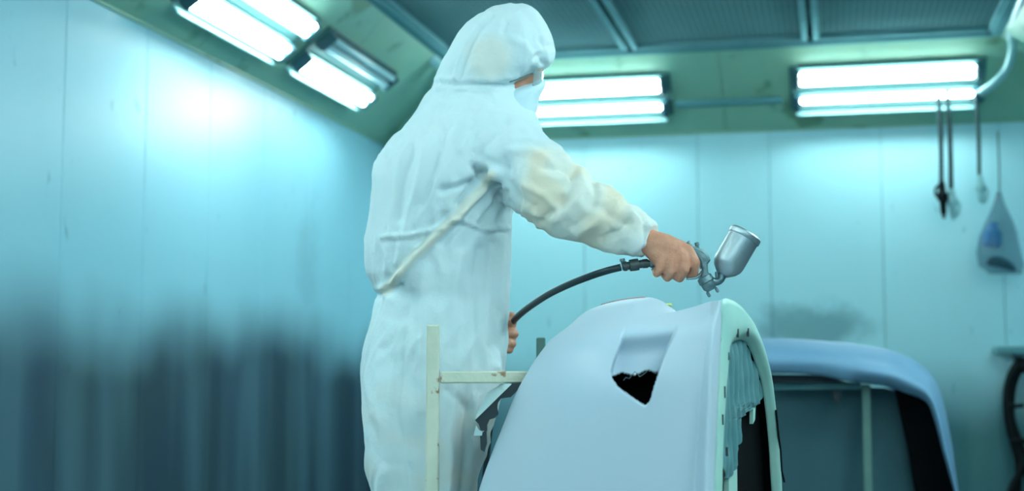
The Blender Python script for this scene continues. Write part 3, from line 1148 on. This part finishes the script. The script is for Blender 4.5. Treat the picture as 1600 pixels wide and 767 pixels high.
# right hand: palm on the near side, four fingers over the handle and under it, thumb over the far side
add_chain(bm, [H(1020, 378), H(1040, 386, -.004), H(1058, 391, -.008)], [.028, .031, .026])
add_chain(bm, [H(1020, 386), H(1035, 400, -.006), H(1046, 405, -.01)], [.026, .028, .024])
for pts in (
    ((1056, 381, -.008, .0140), (1076, 390, -.020, .0125), (1086, 410, -.024, .0125), (1084, 425, -.006, .0115), (1076, 428, .016, .0095)),
    ((1054, 390, -.014, .0140), (1066, 398, -.030, .0130), (1070, 420, -.032, .0120), (1062, 434, -.010, .0110), (1054, 430, .014, .010)),
    ((1044, 396, -.012, .0140), (1049, 405, -.028, .0130), (1049, 422, -.028, .0115), (1043, 433, -.006, .0108), (1038, 428, .014, .0095)),
    ((1030, 396, -.010, .0130), (1033, 407, -.022, .0115), (1030, 420, -.022, .0102), (1026, 427, -.004, .0095), (1024, 422, .012, .0085)),
    ((1026, 376, .006, .0150), (1046, 376, .026, .0130), (1066, 383, .036, .0115), (1082, 394, .034, .0100)),
):
    add_chain(bm, [H(a, b, c) for a, b, c, r in pts], [r for a, b, c, r in pts], 10)
# left hand: a fist round the hose
LD = 3.60
add_chain(bm, [P(786, 510, LD + .01), P(790, 520, LD + .012)], [.03, .032])
for y, r, x in ((503, .0125, 800), (520, .0135, 802), (535, .0125, 799), (545, .011, 795)):
    add_chain(bm, [P(786, y, LD + .02), P(x - 3, y, LD + .022), P(x + 1, y + 1, LD - .004), P(x - 3, y + 1, LD - .024), P(x - 12, y, LD - .026)], [r, r, r, r * .92, r * .85], 10)
add_chain(bm, [P(786, 500, LD + .01), P(793, 493, LD - .014), P(800, 492, LD - .02)], [.014, .012, .010], 10)
body = link('body', bm, M['skin'], person)
baked(body, 0.0034, 3)
del_top = None

# ---- coverall: one continuous garment, fused, then creased
def oval(px0, px1, py, hd, dc=0.0, n=36, e=2.35, D=WD):
    c, r = (px0 + px1) / 2, (px1 - px0) / 2
    out = []
    for k in range(n):
        a_ = 2 * math.pi * k / n
        ca_, sa_ = math.cos(a_), math.sin(a_)
        out.append(P(c + r * math.copysign(abs(ca_) ** (2 / e), ca_), py, D + dc + hd * math.copysign(abs(sa_) ** (2 / e), sa_)))
    return out


def loft(bm, tab, y0, y1, step, D=WD, e=2.35):
    y = y0
    rings = []
    while y <= y1 + 0.01:
        a, b, hd, dc = interp(tab, y)
        rings.append(oval(a, b, y, hd, dc, D=D, e=e))
        y += step
    add_rings(bm, rings)


bm = bmesh.new()
torso = [(125, 676, 800, .085, 0), (150, 668, 822, .115, 0), (175, 654, 836, .15, 0), (195, 637, 844, .19, 0), (215, 612, 850, .22, 0), (232, 598, 852, .235, 0), (250, 587, 850, .242, 0),
         (272, 581, 836, .245, 0), (300, 582, 815, .243, 0), (330, 578, 800, .238, 0), (352, 575, 797, .235, 0), (372, 571, 797, .232, 0),
         (400, 571, 797, .228, 0), (425, 574, 796, .225, 0), (445, 584, 796, .22, 0), (457, 592, 795, .215, 0), (466, 588, 795, .215, 0), (490, 583, 794, .22, 0),
         (520, 575, 793, .225, 0), (550, 568, 791, .23, 0), (590, 564, 787, .23, 0), (625, 566, 781, .226, 0), (660, 570, 772, .218, 0), (700, 582, 752, .20, 0), (745, 612, 720, .15, 0)]
loft(bm, torso, 125, 741, 7)
leg = [(520, 590, 775, .095, -.10), (560, 575, 784, .114, -.102), (590, 568, 783, .121, -.104), (620, 566, 780, .125, -.105), (690, 568, 764, .12, -.105), (730, 571, 752, .117, -.105), (767, 578, 745, .115, -.105), (850, 588, 738, .105, -.105), (960, 600, 726, .092, -.105), (1050, 615, 718, .085, -.105), (1085, 618, 715, .082, -.105)]
loft(bm, leg, 520, 1085, 12)
leg2 = [(r[0], r[1] + 4, r[2] - 4, r[3], .105) for r in leg]
loft(bm, leg2, 520, 1085, 12)
# hood
hood = [(5, 795, 815, .012, 0), (7, 782, 824, .035, 0), (12, 768, 834, .062, 0), (20, 751, 842, .082, 0), (35, 730, 852, .104, 0), (50, 717, 859, .116, 0), (66, 707, 866, .121, 0),
        (80, 700, 869, .122, 0), (92, 692, 868, .121, 0), (99, 688, 864, .119, 0), (104, 686, 857, .117, 0), (108, 684, 848, .114, 0), (114, 682, 838, .112, 0), (120, 680, 827, .109, 0), (126, 678, 815, .107, 0), (132, 675, 803, .104, 0), (140, 671, 800, .10, 0), (160, 664, 800, .10, 0)]
loft(bm, hood, 5, 160, 3, e=2.2)
# right sleeve
SA = [(770, 238, -.13, .098), (800, 250, -.165, .098), (835, 275, -.205, .092), (868, 302, -.235, .086), (900, 322, -.25, .079), (935, 336, -.262, .072), (965, 350, -.275, .063), (990, 363, -.285, .054), (1006, 371, -.29, .046), (1016, 376, -.292, .040)]
cs = curve_pts([(a, b, 0) for a, b, c, r in SA], 40)
cd = curve_pts([(c, r, 0) for a, b, c, r in SA], 40)
add_tube(bm, [W(p.x, p.y, q.x) for p, q in zip(cs, cd)], [q.y for q in cd], 28)
add_ball(bm, W(768, 238, -.12), .105, 3)
# left sleeve, mostly behind the body
add_tube(bm, curve_pts([W(745, 235, .14), W(738, 330, .2), W(730, 430, .245), W(752, 478, .23), P(778, 508, 3.625)], 30), [lerp(.1, .048, i / 29) for i in range(30)], 24)
add_ball(bm, W(745, 238, .13), .105, 3)
suit = link('coverall', bm, M['suit'], person)
baked(suit, 0.0056, 7)

# creases: (polyline in picture coordinates, half width px, height in mm; + ridge, - valley)
FOLDS = [
    ([(742, 258), (752, 266), (766, 284), (782, 312)], 6, -24), ([(752, 270), (735, 292), (716, 316)], 6, -18), ([(735, 283), (715, 292), (690, 296)], 5, -17),
    ([(772, 272), (748, 302), (715, 336), (680, 368), (645, 402), (612, 440), (600, 456)], 8, 12),
    ([(757, 290), (722, 318), (690, 345), (655, 382), (622, 420), (606, 446)], 5, -9),
    ([(778, 290), (755, 312), (725, 345), (690, 380)], 6, -9), ([(790, 300), (770, 325), (750, 350)], 5, -7), ([(795, 318), (783, 340), (780, 360)], 5, -6),
    ([(598, 370), (640, 368), (668, 360), (690, 356)], 3.5, 6), ([(706, 344), (722, 343), (742, 352), (762, 358), (792, 356)], 3.5, 7),
    ([(598, 376), (640, 374), (668, 366), (690, 362)], 4, -2), ([(706, 350), (722, 350), (742, 359), (762, 365), (792, 363)], 4, -2),
    ([(666, 150), (645, 205), (622, 260), (612, 330), (606, 420)], 9, 6), ([(690, 165), (668, 225), (650, 300), (632, 370), (622, 410)], 7, 6), ([(650, 215), (632, 270), (624, 340)], 6, -6),
    ([(715, 190), (695, 250), (668, 320), (650, 350)], 7, 5), ([(700, 200), (680, 260), (660, 320)], 6, -6), ([(600, 250), (606, 300), (600, 360)], 7, -6),
    ([(692, 335), (668, 358), (655, 378)], 6, -8), ([(760, 170), (742, 200), (720, 232)], 7, 5), ([(790, 190), (765, 215), (745, 240)], 7, -6), ([(742, 236), (760, 250), (790, 262)], 6, -5),
    ([(592, 460), (606, 452), (622, 446)], 6, -9), ([(586, 452), (606, 446), (628, 425)], 5, 6),
    ([(660, 128), (700, 131), (740, 131), (790, 133)], 4, -6), ([(676, 122), (720, 125), (770, 124), (806, 118)], 4, 3), ([(800, 133), (770, 140), (740, 140)], 4, 5),
    ([(762, 22), (742, 45), (727, 72), (716, 100), (712, 122)], 4, 5), ([(770, 24), (750, 47), (735, 74), (724, 102), (720, 122)], 4, -5),
    ([(845, 62), (852, 72), (866, 70)], 4, -6), ([(836, 90), (846, 84), (850, 100)], 5, -7), ([(790, 35), (786, 48)], 4, -4), ([(800, 60), (820, 70), (832, 88)], 6, 4),
    ([(610, 470), (596, 540), (590, 620), (600, 700), (612, 767)], 9, 6), ([(640, 460), (628, 540), (624, 640), (640, 767)], 8, -6), ([(660, 450), (655, 540), (660, 640)], 8, 5),
    ([(720, 400), (712, 470), (716, 560), (708, 660), (700, 767)], 9, 6), ([(750, 390), (745, 480), (748, 580), (730, 680), (722, 767)], 8, -7), ([(772, 380), (770, 470), (772, 560)], 7, -6),
    ([(784, 375), (783, 470), (782, 560), (770, 640)], 5, 4), ([(575, 690), (600, 720), (640, 730)], 7, -2), ([(700, 610), (730, 640), (745, 680)], 7, -5),
    # sleeve
    ([(790, 252), (790, 280), (806, 305), (830, 322)], 7, -6), ([(800, 235), (830, 232), (858, 246)], 7, 5), ([(850, 262), (880, 262), (896, 268)], 6, -8), ([(895, 268), (890, 290), (876, 318)], 6, -7),
    ([(905, 268), (912, 285), (902, 310), (890, 330)], 7, 6), ([(845, 345), (866, 330), (880, 312)], 6, -6), ([(930, 282), (930, 305), (918, 335), (900, 352)], 6, -7), ([(940, 378), (965, 362), (980, 345)], 5, -8),
    ([(905, 366), (930, 345), (955, 325), (968, 312)], 7, 6), ([(1004, 392), (1010, 372), (1006, 345)], 4, -7), ([(985, 335), (1000, 345), (1016, 352)], 4, 5), ([(960, 300), (985, 325), (990, 350)], 6, 4),
    ([(820, 290), (850, 305), (872, 330), (880, 352)], 6, 5), ([(930, 320), (950, 335), (985, 350)], 6, -5),
]
bx_ = [(min(p[0] for p in pl) - 4 * w, max(p[0] for p in pl) + 4 * w, min(p[1] for p in pl) - 4 * w, max(p[1] for p in pl) + 4 * w) for pl, w, h in FOLDS]
me = suit.data
off = base_of(suit)
nrm = [v.normal.copy() for v in me.vertices]
newco, warm = [], []
for v in me.vertices:
    p = v.co + off
    n = nrm[v.index]
    px, py = proj(p)
    near = sm(-0.15, 0.35, -n.dot(FX))
    d = 0.0
    if near > 0 and py < 790:
        for (pl, w, h), (x0, x1, y0, y1) in zip(FOLDS, bx_):
            if x0 < px < x1 and y0 < py < y1:
                ds = min(seg_dist(px, py, a, b) for a, b in zip(pl, pl[1:]))
                if ds < 3.2 * w:
                    d += h * 0.0014 * near * math.exp(-(ds / w) ** 2 * 0.9)
    wob = noise.noise_vector(p * 5.0) * 0.06
    q = p + wob
    arm = sm(790, 840, px) * sm(215, 250, py) * (1 if py < 420 else 0)
    hd_ = 1 - sm(95, 150, py)
    # crisp folds of the paper-like cloth: ridged noise, stretched along the garment
    sx, sz = (17, 12) if arm > 0.5 else ((11, 4.2) if py > 140 else (12, 9))
    r1 = 1 - abs(noise.noise(Vector((q.dot(RX) * sx, q.dot(FX) * 9, q.z * sz)))) * 2
    r2 = 1 - abs(noise.noise(Vector((q.dot(RX) * 24 + 9, q.dot(FX) * 20, q.z * (22 if arm > .5 else 11))))) * 2
    d += (0.0085 if arm > .5 else 0.0065) * (1 - .55 * hd_) * (r1 - 0.5) + (0.0040 + 0.0016 * arm) * (r2 - 0.5)
    vs = (11, 10) if arm > .5 else (11, 5)
    vd = noise.voronoi(Vector((q.dot(RX) * vs[0], q.dot(FX) * 12, q.z * vs[1])))[0]
    d += (0.0085 if arm > .5 else 0.0045) * (1 - .4 * hd_) * (min(0.6, vd[1] - vd[0]) - 0.25)
    newco.append(v.co + n * d)
    # where the cream shirt shows through the cloth
    t1 = noise.noise(Vector((px * .022, py * .022, 2.2))) * 0.5 + 0.5
    wv = arm * (0.55 + 0.45 * sm(.35, .7, t1)) * (1 - sm(960, 1015, px) * .5)
    seam = min(seg_dist(px, py, a, b) for a, b in zip(FOLDS[3][0], FOLDS[3][0][1:])) if 590 < px < 780 and 265 < py < 460 else 99
    wv = max(wv, 0.6 * (1 - sm(5, 10, seam)), 0.3 * sm(.45, .8, t1) * sm(560, 660, py), 0.45 * (1 - sm(20, 48, math.hypot(px - 765, (py - 90) * 1.0))))
    warm.append(wv)
for v, c in zip(me.vertices, newco):
    v.co = c
at = me.attributes.new('warm', 'FLOAT', 'POINT')
at.data.foreach_set('value', warm)
me.update()

# boots, mask, glasses
for s in (-1, 1):
    bm = bmesh.new()
    add_chain(bm, [P(655, 1072, WD + s * .105), P(690, 1085, WD + s * .11), P(740, 1096, WD + s * .12)], [.058, .056, .045])
    for v in bm.verts:
        v.co.z = max(v.co.z, 0.0)
    o = link('boot', bm, M['boot'], person)
    baked(o, 0.008, 2)
mk = [(124, 834, 850, .018, 0), (128, 822, 853, .035, 0), (133, 808, 853, .06, 0), (140, 795, 850, .079, 0), (150, 785, 844, .085, 0), (160, 780, 841, .085, 0), (172, 776, 840, .086, 0), (181, 772, 836, .086, 0), (186, 770, 836, .09, 0), (195, 765, 841, .10, 0), (206, 760, 840, .11, 0)]
bm = bmesh.new()
loft(bm, mk, 124, 206, 3, e=2.2)
o = link('face_mask', bm, M['mask'], person)
baked(o, 0.005, 3)
gl = None
bm = bmesh.new()
rows = []
for j in range(9):
    y = lerp(108, 137, j / 8)
    row = []
    for i in range(17):
        a_ = lerp(-1.25, 1.25, i / 16)
        row.append(W(822 + 27 * math.cos(a_) ** 0.7 - (y - 120) * 0.12, y, .066 * math.sin(a_)))
    rows.append(row)
add_grid(bm, rows)
gl = link('safety_glasses', bm, M['lens'], person, smooth=True)
md = gl.modifiers.new('thick', 'SOLIDIFY')
md.thickness = 0.002
for s in (-1, 1):
    bm = bmesh.new()
    add_tube(bm, [W(832, 114, s * .064), W(815, 121, s * .078), W(796, 127, s * .082)], 0.0028, 6)
    link('temple_arm', bm, M['lens_frame'], gl)

# ================================================================== SPRAY GUN AND AIR HOSE
gn = thing('spray_gun', "grey metal spray gun with a tilted silver paint cup in the painter's right hand", 'spray gun', H(1112, 457, .0))
G = lambda x, y, d=0.0: P(x, y, HD + .012 + d)
bm = bmesh.new()
cp_a, cp_b = G(1166, 364), G(1128, 429)
ax = cp_b - cp_a
Lc = ax.length
add_lathe(bm, cp_a, ax, [(0, .030), (0.002, .0360), (.006, .0372), (Lc * .12, .0372), (Lc * .125, .0362), (Lc * .70, .0362), (Lc * .78, .0345), (Lc * .88, .0280), (Lc * .97, .017), (Lc, .013)], 32)
link('paint_cup', bm, M['cup'], gn, smooth=True, angle=40)
bm = bmesh.new()
add_lathe(bm, cp_a - ax.normalized() * .004, ax, [(0, .020), (.002, .0345), (.006, .0385), (.015, .0388), (.018, .0372)], 32)
link('cup_lid', bm, M['cup'], gn, smooth=True, angle=40)
bm = bmesh.new()
add_tube(bm, curve_pts([G(1130, 426), G(1126, 436), G(1118, 440), G(1106, 437)], 10), [.011, .010, .009, .009, .009, .009, .009, .010, .010, .011], 12)
add_tube(bm, [G(1120, 424), G(1121, 436)], .0045, 8)
link('cup_connector', bm, M['gun'], gn, smooth=True, angle=50)
bm = bmesh.new()
add_poly(bm, [G(x, y, -.014) for x, y in ((1080, 383), (1088, 385), (1098, 389), (1109, 399), (1111, 406), (1106, 412), (1107, 424), (1109, 432), (1104, 437), (1096, 434), (1097, 420), (1093, 406), (1084, 396))], FX * .028)
o = link('gun_body', bm, M['gun'], gn)
md = o.modifiers.new('bevel', 'BEVEL')
md.width = .004
md.segments = 2
bm = bmesh.new()
na, nb_ = G(1099, 430), G(1113, 455)
add_lathe(bm, na, nb_ - na, [(0, .012), (.004, .0175), (.016, .0185), (.018, .0165), (.030, .0160), (.034, .013), (.038, .012)], 20)
link('air_cap', bm, M['gun'], gn, smooth=True, angle=35)
for s in (-1, 1):
    bm = bmesh.new()
    c = lerp(na, nb_, .88)
    u = (nb_ - na).normalized()
    side = u.cross(FX).normalized()
    add_bar(bm, c + side * (s * .011), c + side * (s * .011) + u * .013, .007, .007, .002)
    link('cap_horn', bm, M['gun'], gn)
bm = bmesh.new()
ha, hb = G(1094, 396), G(1015, 411)
hd = hb - ha
add_lathe(bm, ha, hd, [(0, .010), (.01, .0125), (hd.length * .5, .0135), (hd.length * .9, .0125), (hd.length, .0105)], 14)
link('handle', bm, M['gun'], gn, smooth=True, angle=40)
bm = bmesh.new()
add_tube(bm, curve_pts([G(1101, 404), G(1098, 422, -.006), G(1088, 432, .0), G(1072, 434, .004)], 14), .0045, 8)
link('trigger', bm, M['chrome'], gn, smooth=True)
for (x0, y0, x1, y1, r, nm) in ((1084, 390, 1074, 377, .0062, 'control_knob'), (1092, 390, 1088, 378, .0052, 'control_knob'), (1028, 412, 1020, 423, .0055, 'control_knob')):
    bm = bmesh.new()
    a, b = G(x0, y0), G(x1, y1)
    l_ = (b - a).length
    add_lathe(bm, a, b - a, [(0, r * .55), (l_ * .5, r * .55), (l_ * .55, r), (l_ * .95, r), (l_, r * .8)], 12)
    link(nm, bm, M['gun'], gn, smooth=True, angle=35)
bm = bmesh.new()
a, b = G(1018, 410.5), G(1004, 411.5)
add_lathe(bm, a, b - a, [(0, .0085), ((b - a).length * .4, .0085), ((b - a).length * .42, .0105), ((b - a).length, .0105)], 12)
link('air_inlet', bm, M['brass'], gn, smooth=True, angle=35)

hz = [(970, 417, HD + .012), (950, 422, 3.14), (925, 430, 3.17), (890, 443.5, 3.24), (858, 459, 3.33), (830, 477, 3.44), (812, 491, 3.52), (801, 503, 3.58), (796, 514, 3.597), (792, 528, 3.60), (784, 548, 3.62), (772, 620, 3.67), (760, 720, 3.70), (752, 850, 3.72), (750, 960, 3.72)]
pts = [P(*q) for q in hz]
pts += [Vector((pts[-1].x - .02, pts[-1].y + .03, .06)), Vector((pts[-1].x + .02, pts[-1].y + .2, .012)), Vector((pts[-1].x + .5, pts[-1].y + .7, .012)), Vector((pts[-1].x + .7, pts[-1].y + 1.6, .012))]
ht = thing('air_hose', "dark rubber air hose curving from the spray gun down to the painter's other hand", 'hose', (pts[-5].x, pts[-5].y, 0))
bm = bmesh.new()
add_tube(bm, curve_pts(pts, 110), .0083, 12)
link('hose_tube', bm, M['hose'], ht, smooth=True)
bm = bmesh.new()
a, b = G(972, 416), G(1005, 411.5)
l_ = (b - a).length
add_lathe(bm, a, b - a, [(0, .0085), (l_ * .1, .0115), (l_ * .22, .0115), (l_ * .24, .0095), (l_ * .34, .0095), (l_ * .36, .0135), (l_ * .6, .0140), (l_ * .78, .0135), (l_ * .8, .0095), (l_, .0095)], 14)
link('coupling', bm, M['brass'], ht, smooth=True, angle=35)
bm = bmesh.new()
add_lathe(bm, G(974, 413), G(972, 404) - G(974, 413), [(0, .0045), (.008, .0045), (.009, .0065), (.014, .006)], 10)
link('clamp_screw', bm, M['gun'], ht, smooth=True, angle=35)
